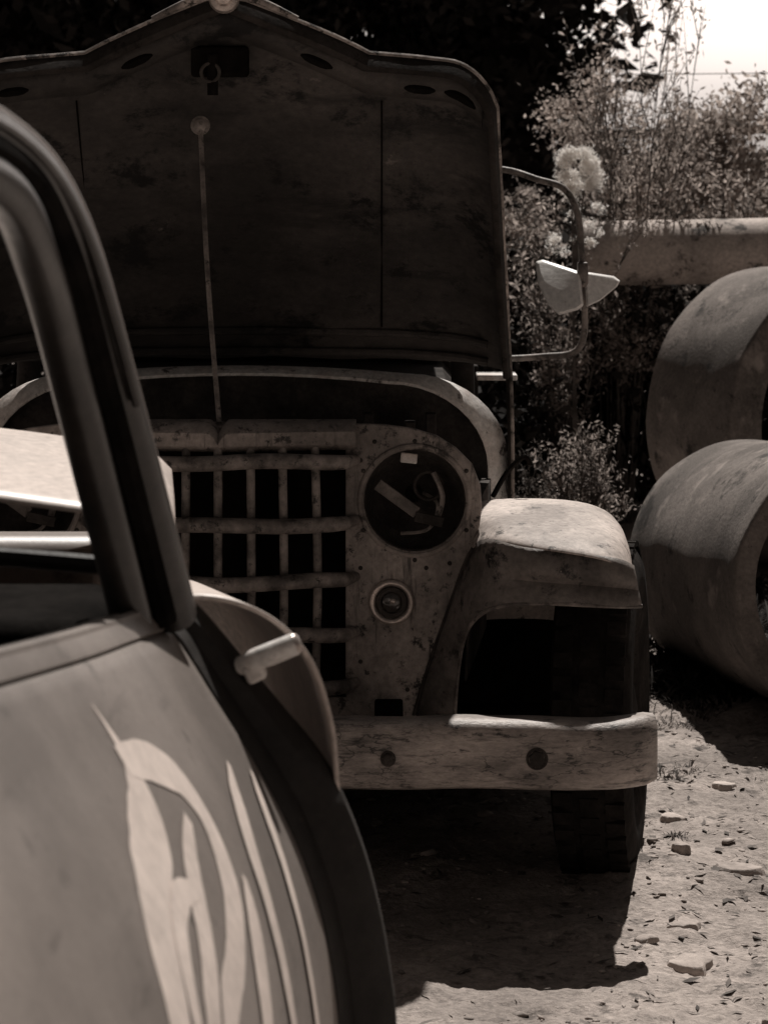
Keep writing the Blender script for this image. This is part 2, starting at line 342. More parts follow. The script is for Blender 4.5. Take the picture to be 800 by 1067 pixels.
plate('radiator_core',[[(CX-.33,.40),(CX+.33,.40),(CX+.33,.93),(CX-.33,.93)]],6.33,.04,blackm,T)
tube('radiator_tank',[(CX-.3,6.33,.945),(CX+.3,6.33,.945)],.035,blackm,T,12)
for s in (1,-1):
    hx=CX+s*.4156
    torus('headlight_rim',(hx,6.152,.844),(0,1,0),.117,.0055,panelm,T,56,8)
    torus('headlight_inner_ring',(hx,6.168,.844),(0,1,0),.109,.003,rustm,T,56,8)
    lathe('headlight_bucket',(hx,6.16,.844),(0,1,0),[(.0,.112),(.04,.108),(.09,.085),(.12,.045),(.125,.02)],rustm,T,48)
    box('headlight_bracket',(hx-.09,6.178,.832),(hx+.015,6.184,.858),paint,T,.002,('Y',R(36)))
    box('headlight_bracket_b',(hx+.0,6.172,.79),(hx+.062,6.178,.812),rustm,T,.002,('Y',R(12)))
    tube('headlight_bracket_c',[(hx+.05,6.20,.80),(hx+.06,6.19,.85),(hx+.04,6.19,.90)],.006,barm,T,6,4)
    torus('headlight_adjuster',(hx+.03,6.2,.87),(0,1,0),.03,.004,rustm,T,20,6)
    box('headlight_glimpse',(hx-.03,6.185,.920),(hx+.006,6.195,.942),whitem,T,.003,('Y',R(6)))  # white chip painted as a sunlit glimpse through a hole
    tube('headlight_wire',[(hx+.02,6.24,.85),(hx+.05,6.2,.83),(hx+.03,6.18,.78),(hx-.03,6.18,.77)],.004,barm,T,6,6)
    for a in range(6):
        t=R(30+60*a); dome('headlight_screw',(hx+.127*math.cos(t),6.153,.844+.127*math.sin(t)),(0,-1,0),.005,.003,rustm,T,10)
    px=CX+s*.366
    torus('parking_light_ring',(px,6.148,.627),(0,1,0),.042,.007,chrome,T,40,10)
    torus('parking_light_ring2',(px,6.150,.627),(0,1,0),.028,.006,rustm,T,36,8)
    dome('parking_light_lens',(px,6.155,.627),(0,-1,0),.024,.012,glassd,T)
    dome('parking_light_pin',(px+.003,6.145,.630),(0,-1,0),.007,.006,chrome,T)
    for (bx,bz) in ((.30,.93),(.30,.70),(.30,.50),(.40,.44),(.49,.71),(.33,.97),(.44,.70)):
        dome('panel_bolt',(CX+s*bx,6.153,bz),(0,-1,0),.005,.003,rustm,T,8)
    A=[(.413,6.158,.385),(.445,6.155,.49),(.49,6.15,.62),(.53,6.135,.73),(.565,6.06,.775),(.64,5.985,.768),(.74,5.962,.760),(.83,5.965,.748),(.868,5.985,.730)]
    B=[(.50,6.135,.385),(.507,6.10,.49),(.522,6.06,.575),(.555,6.015,.625),(.61,5.98,.648),(.68,5.958,.655),(.77,5.952,.652),(.84,5.96,.648),(.885,5.985,.645)]
    A=smoothpath(A,4);B=smoothpath(B,4); rows=[]
    for i,(p,q) in enumerate(zip(A,B)):
        r=[]
        for k in range(9):
            t=k/8; m=p.lerp(q,t); bul=-.010*math.sin(math.pi*t)+.018*math.exp(-((t-.62)/.14)**2)*min(1,max(0,(i-12)/6)); m=Vector((m.x,m.y+bul+.004*mn.noise(m*9),m.z)); r.append((CX+s*m.x,m.y,m.z))
        r.append((CX+s*q.x,q.y+.012,q.z+.002)); rows.append(r)
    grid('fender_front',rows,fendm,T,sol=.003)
    tube('fender_lip_bead',[(CX+s*p.x,p.y+.002,p.z) for p in B],.0045,barm,T,8)
    tube('fender_seam',[(CX+s*p.x,p.y-.004,p.z) for p in A[:14]],.004,rustm,T,8)
    rows=[]
    crest=[(.535,6.125,.745),(.55,6.09,.768),(.58,6.04,.778),(.64,5.985,.772),(.70,5.964,.766),(.76,5.956,.758),(.81,5.957,.748),(.84,5.964,.736),(.862,5.98,.708),(.872,5.995,.65)]
    rows.append([(CX+s*x,y-.004,z-.004) for x,y,z in crest])
    for f_,dz in ((.003,.003),(.02,.010),(.07,.026)):
        rows.append([(CX+s*(x+.1*f_),y+f_*(1 if i<8 else 1.2),z+dz*(1 if i>1 else .6)*(1 if i<8 else .2)+.004*mn.noise(Vector((x*14,y*14,s)))) for i,(x,y,z) in enumerate(crest)])
    for (y,zt,wx,lipz) in ((6.18,.807,.886,.66),(6.3,.814,.888,.655),(6.48,.811,.888,.64),(6.62,.79,.885,.62),(6.74,.73,.88,.56),(6.84,.62,.872,.45),(6.92,.45,.86,.33),(6.93,.3,.86,.25)):
        r=[]
        for (t,dz) in ((.535,-.03),(.55,-.012),(.58,-.004),(.64,0),(.72,-.002),(wx-.10,-.006),(wx-.06,-.016),(wx-.026,-.034),(wx-.006,-.065),(wx,None)):
            z=lipz if dz is None else max(zt+dz,lipz)
            r.append((CX+s*t,y,z+.007*mn.noise(Vector((t*9,y*9,s)))))
        rows.append(r)
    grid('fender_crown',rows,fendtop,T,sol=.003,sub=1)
    box('inner_fender',(min(CX+s*.50,CX+s*.506),6.17,.36),(max(CX+s*.50,CX+s*.506),7.0,.78),blackm,T,.001)
    box('arch_light_block',(min(CX+s*.45,CX+s*.86),6.90,.14),(max(CX+s*.45,CX+s*.86),6.915,.72),blackm,T,.001)  # black plate added to block sun and bright ground behind the wheel
    box('running_board',(min(CX+s*.6,CX+s*.87),6.94,.26),(max(CX+s*.6,CX+s*.87),8.5,.31),paintd,T,.01)
    wx=CX+s*.835; st=R(-9)
    ax=Vector((math.cos(st),math.sin(st),0)); wc=Vector((wx,6.42,.352))
    pr=[(-.06,.20),(-.075,.23),(-.088,.28),(-.085,.325),(-.07,.352),(-.05,.362),(0,.366),(.05,.362),(.07,.352),(.085,.325),(.088,.28),(.075,.23),(.06,.20)]
    lathe('tyre',wc,ax,pr,rubber,T,64,True)
    a,b,d=frame(ax); lv=[];lf=[]
    for k in range(46):
        for row,off in ((-.055,0),(.055,.5),(0,.25)):
            tt=2*math.pi*(k+off)/46; rad=b*math.cos(tt)+d*math.sin(tt); tan=-b*math.sin(tt)+d*math.cos(tt); c0=wc+rad*.362+ax*row; o=len(lv)
            for z1 in (-.006,.006):
                for sx,sy in ((-1,-1),(1,-1),(1,1),(-1,1)): lv.append(c0+rad*z1+ax*sx*.02+tan*sy*.016)
            lf+=[tuple(o+i for i in q) for q in ((4,5,6,7),(0,1,5,4),(1,2,6,5),(2,3,7,6),(3,0,4,7))]
    mesh('tyre_tread',lv,lf,rubber,T,False)
    lathe('wheel_rim',wc+ax*(s*.02),ax*s,[(.04,.205),(.05,.2),(.02,.18),(.01,.12),(.03,.07),(.05,.05),(.06,.001)],paintd,T,40)
    wr=Vector((CX+s*.50,9.35,.36)); lathe('rear_tyre',wr,(1,0,0),pr,rubber,T,48,True)
    lathe('rear_rim',wr,(s,0,0),[(.04,.205),(.02,.18),(.03,.07),(.06,.001)],paintd,T,32)
    box('frame_horn',(CX+s*.36-.03,5.8,.33),(CX+s*.36+.03,6.9,.42),blackm,T,.005)
    tube('leaf_spring',[(CX+s*.36,5.95,.36),(CX+s*.36,6.4,.28),(CX+s*.36,6.95,.34)],.02,blackm,T,8,6)
tube('front_axle',[(CX-.8,6.42,.33),(CX+.8,6.42,.33)],.03,blackm,T,10)
box('engine_block',(CX-.2,6.5,.25),(CX+.2,6.98,.86),blackm,T,.02)
box('bay_light_block',(CX-.5,6.40,.345),(CX+.5,6.96,.36),blackm,T,.002)  # black sheet added under the bay to stop sun leaking through
lathe('air_cleaner',(CX+.12,6.65,.85),(0,0,1),[(0,.001),(0,.1),(.06,.11),(.09,.09),(.1,.001)],blackm,T,30)
tube('radiator_hose',[(CX+.05,6.36,.95),(CX+.08,6.45,.97),(CX+.02,6.6,.9)],.022,blackm,T,10,6)
plate('lower_valance',[[(CX-.5,.22),(CX+.5,.22),(CX+.44,.385),(CX-.44,.385)]],6.3,.01,blackm,T)
box('under_light_block',(CX-.8,6.95,.14),(CX+.8,7.6,.4),blackm,T,.02)  # black box added to keep the space under the cab dark
def arch(hw,ztop,zbot,rc,n=10,lift=.02):
    P=[(-hw,zbot)]
    for i in range(n+1):
        t=math.pi-(math.pi/2)*i/n; P.append((-hw+rc+rc*math.cos(t),ztop-rc*.85+rc*.85*math.sin(t)))
    m=[(x,ztop+lift*(1-(x/(hw-rc))**2)) for x in np.linspace(-(hw-rc),hw-rc,9)][1:-1]
    return P+m+[(-x,z) for x,z in P[::-1]]
o1=arch(.600,1.034,.735,.24); o2=arch(.648,1.048,.735,.24)
rows=[]
for (x1,z1),(x2,z2) in zip(o1,o2):
    rows.append([(CX+x1,6.945,z1-.006),(CX+x1,6.945,z1),(CX+(x1+x2)/2,6.965,(z1+z2)/2+.004),(CX+x2,6.99,z2),(CX+x2*1.002,6.995,z2-.02)])
grid('cowl_rim',rows,rimm,T,sol=.004)
o3=arch(.62,1.03,.35,.24)
plate('firewall',[[(CX+x,z) for x,z in o3]],7.02,.01,rustm,T)
tube('firewall_rib',[(CX+.13,6.97,.95),(CX+.13,6.96,1.06)],.008,rustm,T,8)
for q in range(6): box('bay_bracket',(CX+.2+q*.05,6.9,.88+.02*(q%2)),(CX+.225+q*.05,6.95,.92+.02*(q%3)),rustm,T,.003)
for s in(1,-1):
    rows=[]
    for y in np.linspace(6.2,6.93,8):
        k=(y-6.2)/.73; hw=.535+.07*k
        rows.append([(CX+s*(hw-.02),y,.80),(CX+s*hw,y,.80),(CX+s*hw,y,.72),(CX+s*(hw-.01),y,.45)])
    grid('bay_side',rows,rustm,T,sol=.005)
tube('bay_latch',[(CX+.60,6.6,.80),(CX+.63,6.55,.86),(CX+.665,6.5,.90),(CX+.68,6.5,.885)],.006,blackm,T,8,5)
TH=R(49); O=Vector((CX,7.015,1.080)); dv=Vector((0,-math.cos(TH),math.sin(TH))); nv=Vector((0,math.sin(TH),math.cos(TH)))
LH=.925
def hw(v): return .655-.055*v
def frontl(x):
    ax=abs(x); e=.0
    if ax<.315: e=.150*(1-ax/.315)**.92
    k=(ax-.49)/.115
    if k>0: e-=.13*(1-math.sqrt(max(0,1-min(k,1)**2)))
    return LH+e+.018*(1-min(ax/.5,1))
def hp(x,t,off=0):
    ax=abs(x)/.62; crown_=.05*(1-ax**2)-.05*max(0,(ax-.8)/.2)**2-.05*max(0,1-t/.12)*max(0,1-(1-ax)*3) 
    crown_*=min(1,.25+t*3)
    return O+dv*t+nv*(crown_+off)+Vector((x,0,0))
rows=[]
us=np.linspace(-1,1,81)
for v in np.linspace(0,1,31):
    r=[]
    for u in us:
        x=u*hw(v); r.append(hp(x,v*frontl(u*hw(1)),.008*mn.noise(Vector((u*4,v*5,0)))))
    rows.append(r)
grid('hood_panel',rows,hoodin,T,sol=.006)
OL=[hp(hw(v),v*frontl(hw(1))) for v in np.linspace(0,1,30)]+[hp(u*hw(1),frontl(u*hw(1))) for u in np.linspace(1,-1,90)[1:-1]]+[hp(-hw(v),v*frontl(hw(1))) for v in np.linspace(1,0,30)]
cen=O+dv*.45
grid('hood_flange',[[p+nv*.004,p-nv*.016+(cen-p).normalized()*.002,p-nv*.034+(cen-p).normalized()*.008,p-nv*.036+(cen-p).normalized()*.022] for p in OL],paintd,T,sol=.004)
hedge=M('hood_edge_lit',.34,.12,14,spot=.03,sscale=30,sth=.53)  # pale edge colour, a painted highlight where the hood catches sun
tube('hood_bead',[p+nv*.003+Vector((.0015*mn.noise(p*12),0,.002*mn.noise(p*9))) for p in OL],.0068,hedge,T,8)
for s in(1,-1):
    P=[Vector((CX+s*.655,7.012,1.09)),Vector((CX+s*.658,6.99,1.0)),Vector((CX+s*.66,6.975,.88)),Vector((CX+s*.66,6.97,.745))]
    P=smoothpath(P,6); grid('hood_skirt',[[p+Vector((0,.05,.0)),p,p+Vector((0,-.02,0)),p+Vector((-s*.012,-.022,0))] for p in P],paintd,T,sol=.003)
    tube('hood_skirt_bead',[p+Vector((0,-.02,0)) for p in P],.005,hedge,T,8)
for t_,dep in ((.03,.03),(.085,.018)):
    tube('hood_rear_rib',[hp(x,t_,-dep*.5) for x in np.linspace(-.60,.60,25)],.010,hoodin,T,8)
def band(name,f0,f1,off,mat,xm=.57,n=60):
    rows=[]
    for x in np.linspace(-xm,xm,n): rows.append([hp(x,frontl(x*1.02)-f0,off),hp(x,frontl(x*1.02)-(f0+f1)/2,off-.006),hp(x,frontl(x*1.02)-f1,off)])
    grid(name,rows,mat,T,sol=.004)
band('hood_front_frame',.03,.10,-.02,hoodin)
for x in (-.48,-.2,.2,.43,.52):
    tube('hood_slot',[hp(x+q,frontl((x+q)*1.02)-.066,-.027) for q in np.linspace(-.035,.035,7)],[.003,.009,.011,.011,.011,.009,.003],blackm,T,8)
for sx in (.345,-.345): tube('hood_seam',[hp(sx,t,-.004) for t in np.linspace(.1,.80,12)],.0022,blackm,T,6)
c=hp(0,.93,-.03); box('latch_plate',(c.x-.08,c.y-.01,c.z-.04),(c.x+.05,c.y+.01,c.z+.03),blackm,T,.012)
tube('latch_spring',[(c.x-.03,c.y-.02,c.z-.08),(c.x-.03,c.y-.025,c.z+.01)],.012,blackm,T,10)
torus('latch_ring',(c.x-.035,c.y-.03,c.z-.03),(0,1,0),.02,.004,rustm,T,24,8)
pk=Vector((-.412,6.47,1.648))
dome('prop_knob',pk,(0,-1,0),.018,.012,barm,T,20); torus('prop_knob_ring',pk,(0,1,0),.018,.004,barm,T,24,8)
tube('hood_prop_rod',[pk,(-.386,6.3,1.33),(-.352,6.16,1.01)],.0055,barm,T,10,8)
pe=hp(0,frontl(0),.0)
lathe('hood_ornament',pe+Vector((0,-.02,-.012)),(0,-1,.1),[(-.02,.03),(0,.034),(.01,.030),(.012,.02),(.022,.016),(.03,.001)],chrome,T,28)
for s in (1,-1): tube('ornament_wing',[pe+Vector((s*.02,-.01,0)),pe+Vector((s*.08,0,-.018)),pe+Vector((s*.16,.012,-.055))],[.016,.013,.011,.009,.008,.007,.006],hedge,T,10,3)
rows=[]
for x in np.linspace(-.9,.9,81):
    ax=abs(x); bk=.0 if ax<.78 else .07*((ax-.78)/.12)**2; z0=.312+.004*math.sin(x*4)+.005*mn.noise(Vector((x*4,0,0))); z1=z0+.132+.004*mn.noise(Vector((x*7,3,0))); y=5.755+bk+.006*mn.noise(Vector((x*5,9,0)))
    if ax>.88: z0+=.006; z1-=.006
    rows.append([(CX+x,y+.085,z0+.008),(CX+x,y+.02,z0),(CX+x,y+.006,z0+.006),(CX+x,y,z0+.022),(CX+x,y-.003,z0+.065),(CX+x,y,z1-.024),(CX+x,y+.005,z1-.010),(CX+x,y+.014,z1-.002),(CX+x,y+.028,z1),(CX+x,y+.085,z1-.003)])
grid('bumper',rows,bumperm,T,sol=.006)
for s in(1,-1):
    r=rows[-1] if s>0 else rows[0]
    mesh('bumper_end',[Vector(p) for p in r],[tuple(range(len(r)))],bumperm,T)
    for (bx,rr) in ((.358,.012),(.655,.017)):
        lathe('bumper_bolt_washer',(CX+s*bx,5.749,.378),(0,-1,0),[(0,rr*1.3),(.003,rr*1.3),(.004,rr)],rustm,T,24)
        lathe('bumper_bolt',(CX+s*bx,5.748,.378),(0,-1,0),[(0,rr),(.009,rr),(.012,rr*.7),(.012,.0005)],rustm,T,6)
rows=[]
for (y,hwid,zt) in ((7.04,.56,.985),(7.12,.57,.99),(7.25,.57,.99),(7.9,.57,.99),(8.5,.57,.99)):
    rows.append([(CX+x,y,z) for x,z in ([(-hwid-.01,.42),(-hwid-.01,.7),(-hwid,.90),(-hwid+.06,zt-.01),(-hwid+.2,zt),(hwid-.2,zt),(hwid-.06,zt-.01),(hwid,.90),(hwid+.01,.7),(hwid+.01,.42)])])
grid('cab_lower',rows,paintd,T,sol=.01)
rows=[]
for (z,y0,y1,w_) in ((1.58,7.43,8.46,.55),(1.68,7.50,8.40,.51),(1.725,7.62,8.3,.44),(1.735,7.8,8.1,.3)):
    r=[]
    for (sx,t) in ((-1,0),(-.9,0),(0,-.02),(.9,0),(1,0),(1,.1),(1,.5),(1,.9),(1,1),(.9,1),(0,1),(-.9,1),(-1,1),(-1,.9),(-1,.5),(-1,.1),(-1,0)):
        r.append((CX+sx*w_,y0+(y1-y0)*t,z))
    rows.append(r)
grid('cab_roof',rows,paintd,T,sol=.01)
for s in (1,-1):
    tube('cab_pillar_front',[(CX+s*.55,7.28,.96),(CX+s*.54,7.43,1.6)],.03,paintd,T,10)
    tube('cab_pillar_rear',[(CX+s*.55,8.46,.96),(CX+s*.54,8.44,1.6)],.05,paintd,T,10)
plate('cab_back',[[(CX-.56,.9),(CX+.56,.9),(CX+.54,1.6),(CX-.54,1.6)],[(CX-.35,1.2),(CX+.35,1.2),(CX+.33,1.5),(CX-.33,1.5)]],8.45,.01,paintd,T)
box('cab_seat',(CX-.5,8.1,.7),(CX+.5,8.35,1.25),blackm,T,.04)
box('bed_floor',(CX-.6,8.56,.62),(CX+.6,10.2,.66),rustm,T,.004)
for s in(1,-1): box('bed_side',(min(CX+s*.6,CX+s*.63),8.56,.66),(max(CX+s*.6,CX+s*.63),10.2,.95),paintd,T,.006)
box('bed_gate',(CX-.59,10.17,.66),(CX+.59,10.2,.95),paintd,T,.006)
box('chassis',(CX-.4,7.0,.42),(CX+.4,10.1,.5),blackm,T,.01)
Y=7.55
tube('mirror_arm',[(.16,Y,1.55),(.315,Y,1.54),(.40,Y-.02,1.515),(.47,Y-.03,1.49),(.505,Y-.04,1.42),(.515,Y-.05,1.30),(.522,Y-.05,1.18),(.518,Y-.05,1.10),(.49,Y-.04,1.062),(.42,Y-.02,1.052),(.33,Y,1.045),(.17,Y,1.045)],.0088,barm,T,10,6)
box('mirror_clamp',(.503,Y-.075,1.235),(.53,Y-.03,1.30),barm,T,.005)
def mplate(name,pts,y,tilt,mat):
    n=len(pts); cx=sum(p[0] for p in pts)/n; cz=sum(p[1] for p in pts)/n; v=[];f=[]
    for sc,dy in ((.90,-.012),(1,0),(1,.008),(.9,.03)):
        for (x,z) in pts: v.append((cx+(x-cx)*sc,y+dy+tilt*(x-cx)+.5*(z-cz),cz+(z-cz)*sc))
    for k in range(3):
        for i in range(n): f.append((k*n+i,k*n+(i+1)%n,(k+1)*n+(i+1)%n,(k+1)*n+i))
    f.append(tuple(range(n))[::-1]); f.append(tuple(3*n+i for i in range(n)))
    return mesh(name,v,f,mat,T,True,.003)
mw=M('mirror_white',.88,.8,10,.4,.65,.35,.1,spot=.2,sscale=30,sth=.64,spec=.6)
mplate('mirror_head',[(.397,1.30),(.415,1.305),(.51,1.275),(.515,1.19),(.50,1.178),(.452,1.165),(.425,1.19),(.400,1.245)],Y-.07,-.25,mw)
mplate('mirror_back',[(.520,1.275),(.60,1.262),(.617,1.25),(.607,1.235),(.56,1.20),(.524,1.185)],Y-.05,.35,mw)
box('door_hinge',(.24,Y-.1,.995),(.345,Y,1.01),whitem,T,.004)

# ---------------------------------------------------------------- foreground car
K=empty('vintage_car')
def sh(Y): return .1*(Y-3.4)
def sz(Y): return .109*(3.4-Y)
DP=[(0,-.295),(.004,-.268),(.018,-.258),(.024,-.262),(.03,-.250),(.06,-.228),(.093,-.210),(.15,-.173),(.217,-.136),(.28,-.105),(.353,-.080),(.42,-.066),(.486,-.057),(.58,-.052),(.68,-.06),(.76,-.08),(.80,-.11)]
dd=[p[0] for p in DP]; dx_=[p[1] for p in DP]
dl=sorted(set(list(np.linspace(0,.8,60))+dd))
dfine=np.linspace(.03,.8,200); xf=np.interp(dfine,dd,dx_)
for _ in range(60): xf[1:-1]=(xf[:-2]+xf[1:-1]*2+xf[2:])/4
def prof(d):
    return float(np.interp(d,dfine,xf)) if d>.03 else float(np.interp(d,dd,dx_))
def dpt(Y,d,off=0):
    x=prof(d); s=(prof(d+.01)-prof(d-.01))/.02 if d>.045 else 1.3; n=np.array([1,s]); n/=np.linalg.norm(n)
    x+=.008*mn.noise(Vector((Y*2.2,d*3,4)))
    return Vector((x+sh(Y)+off*n[0],Y,1.05+sz(Y)-d+off*n[1]))
grid('door_skin',[[dpt(Y,d) for d in dl] for Y in np.linspace(1.90,3.41,44)]+[[dpt(3.42,d,-.008) for d in dl]],carp,K,sol=.01,solo=0)
grid('rear_body_side',[[dpt(Y,d) for d in dl] for Y in np.linspace(.25,1.885,20)],carp,K,sol=.01)
LZ=[0]
def stroke(P,wd,nm='door_lettering'):
    LZ[0]+=1
    pts=smoothpath([(p[0],p[1],wd[i] if isinstance(wd,list) else wd) for i,p in enumerate(P)],10); rows=[]
    for i,p in enumerate(pts):
        a=pts[max(i-1,0)];b=pts[min(i+1,len(pts)-1)]; t=Vector((b.x-a.x,b.y-a.y)); t.normalize(); q=Vector((-t.y,t.x)); w_=max(p.z,.001)*(1+.10*mn.noise(Vector((p.x*30,p.y*30,1))))
        rows.append([dpt(p.x+q.x*w_*k,min(max(p.y+q.y*w_*k,.035),.78),.0056+.0003*LZ[0]) for k in np.linspace(-.5,.5,9)])
    grid(nm,rows,letter,K,auto=False)
stroke([(2.80,.06),(2.81,.09),(2.81,.125),(2.77,.165),(2.68,.20),(2.60,.24),(2.54,.285),(2.50,.34),(2.48,.42)],[.002,.015,.04,.065,.07,.065,.065,.07,.07])
stroke([(2.79,.115),(2.88,.125),(2.96,.15),(2.985,.20),(2.94,.26),(2.84,.31),(2.72,.345),(2.66,.40)],[.03,.045,.05,.05,.05,.045,.045,.045])
stroke([(2.91,.185),(2.84,.215),(2.78,.25),(2.72,.29),(2.65,.33),(2.58,.38)],[.015,.03,.04,.04,.04,.04])
stroke([(2.79,.24),(2.73,.235),(2.66,.255),(2.60,.295),(2.57,.34),(2.60,.37),(2.66,.35)],[.02,.028,.03,.03,.03,.03,.03])
stroke([(3.02,.26),(2.98,.30),(2.93,.345),(2.88,.40),(2.86,.46)],[.012,.04,.05,.05,.04])
stroke([(3.245,.165),(3.18,.20),(3.11,.255),(3.07,.33),(3.05,.42),(3.05,.5)],[.008,.03,.04,.04,.04,.04])
stroke([(3.35,.185),(3.30,.23),(3.25,.30),(3.23,.38),(3.22,.5)],[.008,.026,.03,.03,.03])
inn=[dpt(3.42,d) for d in (.0,.03,.06,.093,.15,.217,.28,.353,.42,.486,.6,.76)]
outp=[(-.245,1.052),(-.222,1.03),(-.198,1.002),(-.170,.968),(-.128,.917),(-.088,.870),(-.060,.825),(-.034,.765),(-.014,.70),(.004,.61),(.014,.50),(0,.30)]
rows=[]
for p,(x,z) in zip(inn,outp):
    q=Vector((x,3.5,z)); rows.append([Vector((p.x-.02,3.425,p.z)),Vector((p.x+.004,3.435,p.z)),p.lerp(q,.3)+Vector((0,.03,0)),p.lerp(q,.75)+Vector((0,-.0,0)),q,Vector((x,3.53,z)),Vector((x-.03,3.56,z-.01)),Vector((x-.08,3.57,z-.02))])
v_=rows
rows=[[*(smoothpath([r[j] for r in v_],4))] for j in range(8)]
grid('door_jamb',rows,cardark,K,sol=.004)
FP=[(-.34,1.0),(-.30,1.028),(-.253,1.037),(-.20,1.027),(-.155,1.002),(-.12,.96),(-.10,.905),(-.09,.843),(-.085,.7),(-.09,.5),(-.1,.35)]
FPs=[(p.x,p.y) for p in smoothpath([(x,z,0) for x,z in FP],4)]
rows=[]
for Y in list(np.linspace(3.5,4.6,14))+[4.66,4.71,4.74,4.75]:
    e=max(0,(Y-4.58)/.17); e=1-math.sqrt(max(0,1-e*e)) if e>0 else 0
    rows.append([(x-.125*(Y-3.75)-.12*e,Y,z-.125*(Y-3.62)-(.25*e)*(z-.4)) for x,z in FPs])
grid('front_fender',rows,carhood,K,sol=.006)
rows=[]
for Y in np.linspace(3.58,4.6,12):
    e=max(0,(Y-4.4)/.2)**2*.12; xe=-.268-.078*(Y-3.7)
    rr=[(xe-.005,Y,.93),(xe,Y,1.06-e),(xe-.004,Y,1.105-e),(xe-.025,Y,1.126-e)]
    for x in np.linspace(xe-.1,xe-1.15,10): rr.append((x,Y,1.13+.06*math.sin(math.pi*(xe-x)/1.25)-e))
    rr+=[(xe-1.225,Y,1.126-e),(xe-1.25,Y,1.06-e),(xe-1.25,Y,.93)]
    rows.append(rr)
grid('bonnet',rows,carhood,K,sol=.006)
box('nose',(-1.75,4.55,.45),(-.42,4.68,.98),carp,K,.04)
grid('left_fender',[[(-2.05-x,Y,z-.1*(Y-3.62)) for x,z in FP] for Y in np.linspace(3.5,4.6,8)],carp,K,sol=.006)
grid('left_side',[[(-2.0+.1*(Y-3.4)-prof(d),Y,1.05-d) for d in dl] for Y in np.linspace(.25,3.5,10)],carp,K,sol=.01)
tube('scuttle_rubber',[(-.27,3.50,1.085),(-.6,3.56,1.10),(-1.1,3.58,1.105),(-1.7,3.5,1.085)],.012,cardark,K,8,6)
box('dashboard',(-1.72,3.2,.8),(-.32,3.52,1.07),blackm,K,.03)
torus('steering_wheel',(-1.3,3.05,1.05),(0,-.8,.5),.19,.013,blackm,K,40,8)
box('bench_seat',(-1.7,2.2,.4),(-.42,2.6,1.05),blackm,K,.06)
box('car_floor',(-1.75,.4,.3),(-.25,4.5,.36),blackm,K,.01)
box('car_door_inner',(-.40,2.2,.5),(-.385,3.3,1.02),blackm,K,.01)
fr=[(-.291,3.33,1.05),(-.339,3.18,1.317),(-.356,2.98,1.474),(-.362,2.70,1.565),(-.40,2.3,1.60),(-.45,1.95,1.585),(-.47,1.78,1.48),(-.44,1.75,1.2)]
tube('window_frame',fr,.024,carpil,K,12,7,)
po=[(-.247,3.415,1.04),(-.299,3.26,1.31),(-.334,3.04,1.512),(-.365,2.74,1.608),(-.41,2.3,1.645),(-.46,1.9,1.63),(-.48,1.7,1.5),(-.44,1.65,1.2)]
tube('windscreen_post',po,.026,carpil,K,12,7)
tube('post_rubber',[(a[0]/2+b[0]/2+.012,a[1]/2+b[1]/2,a[2]/2+b[2]/2) for a,b in zip(fr,po)],.016,blackm,K,8,7)
tube('post_bead',[(p[0]+.02,p[1]+.012,p[2]+.012) for p in po],.004,carp,K,8,7)
tube('drip_rail',[(p[0]+.022,p[1]-.03,p[2]+.002) for p in po[1:]],.006,carpil,K,8,7)
sp_=smoothpath(po[1:6],6); rows=[]
for p in sp_:
    if p.z<1.5: continue
    cxr=-1.03; rows.append([Vector((p.x+(2*(cxr-p.x))*t,p.y,p.z+.10*math.sin(math.pi*t)**.7)) for t in np.linspace(0,1,15)])
grid('car_roof',rows,carpil,K,sol=.01)
tube('far_post',[(-1.75,3.41,1.05),(-1.72,3.2,1.35),(-1.68,2.9,1.56)],.03,carpil,K,10,4)
tube('sill_moulding',[dpt(Y,.004,.0)+Vector((-.006,0,.003)) for Y in np.linspace(2.15,3.40,14)],.009,carp,K,8)
tube('door_handle',[(-.172,3.485,.972),(-.155,3.47,.982),(-.13,3.46,.993),(-.106,3.46,1.003)],[.012,.0135,.014,.0135],whitem,K,14)
dome('handle_button',(-.107,3.46,1.0025),(1,-.1,.3),.0135,.008,chrome,K,16)
box('handle_base',(-.168,3.462,.955),(-.143,3.49,.978),whitem,K,.006,('Y',R(-25)))
for (wy,wx) in ((4.1,-.36),(4.1,-1.65),(1.1,-.48),(1.1,-1.7)):
    lathe('car_tyre',(wx,wy,.33),(1,0,0),[(-.06,.20),(-.08,.28),(-.07,.32),(0,.335),(.07,.32),(.08,.28),(.06,.20)],rubber,K,40,True)
    lathe('car_rim',(wx,wy,.33),(1,0,0),[(.04,.205),(.02,.18),(.03,.07),(.06,.001)],paint,K,24)

# ---------------------------------------------------------------- concrete pipes
def cpipe(name,p0,p1,r0,wall,bell=True,mat=concm):
    p0=Vector(p0);p1=Vector(p1); ax=p1-p0; L=ax.length; e=empty(name)
    ri=r0-wall
    n=18; pr=[(0,ri),(0,ri+.012),(.0,r0-.012),(.006,r0-.003),(.015,r0)]
    if bell: pr+=[(.085,r0),(.09,r0-.008),(.1,r0-.010)]
    pr+=[(t,r0-(.010 if bell else 0)) for t in np.linspace(.13,L-.02,n)]+[(L-.006,r0-.015),(L,r0-.025),(L,ri)]+[(t,ri) for t in np.linspace(L-.03,.03,n)]
    lathe(name+'_shell',p0,ax,pr,mat,e,90,True,.007); return e
cpipe('concrete_pipe',(1.335,7.85,.395),(1.14,9.1,.29),.393,.06)
cpipe('concrete_pipe',(1.725,10.57,.585),(1.46,11.05,.58),.562,.14,False)
E=empty('pale_steel_pipe'); lathe('pipe_body',(.82,11.95,1.155),(1,0,.02),[(0,.11),(0,.135),(.03,.142),(.06,.135)]+[(t,.135) for t in np.linspace(.1,3.4,20)]+[(3.42,.09)],lconcm,E,32)
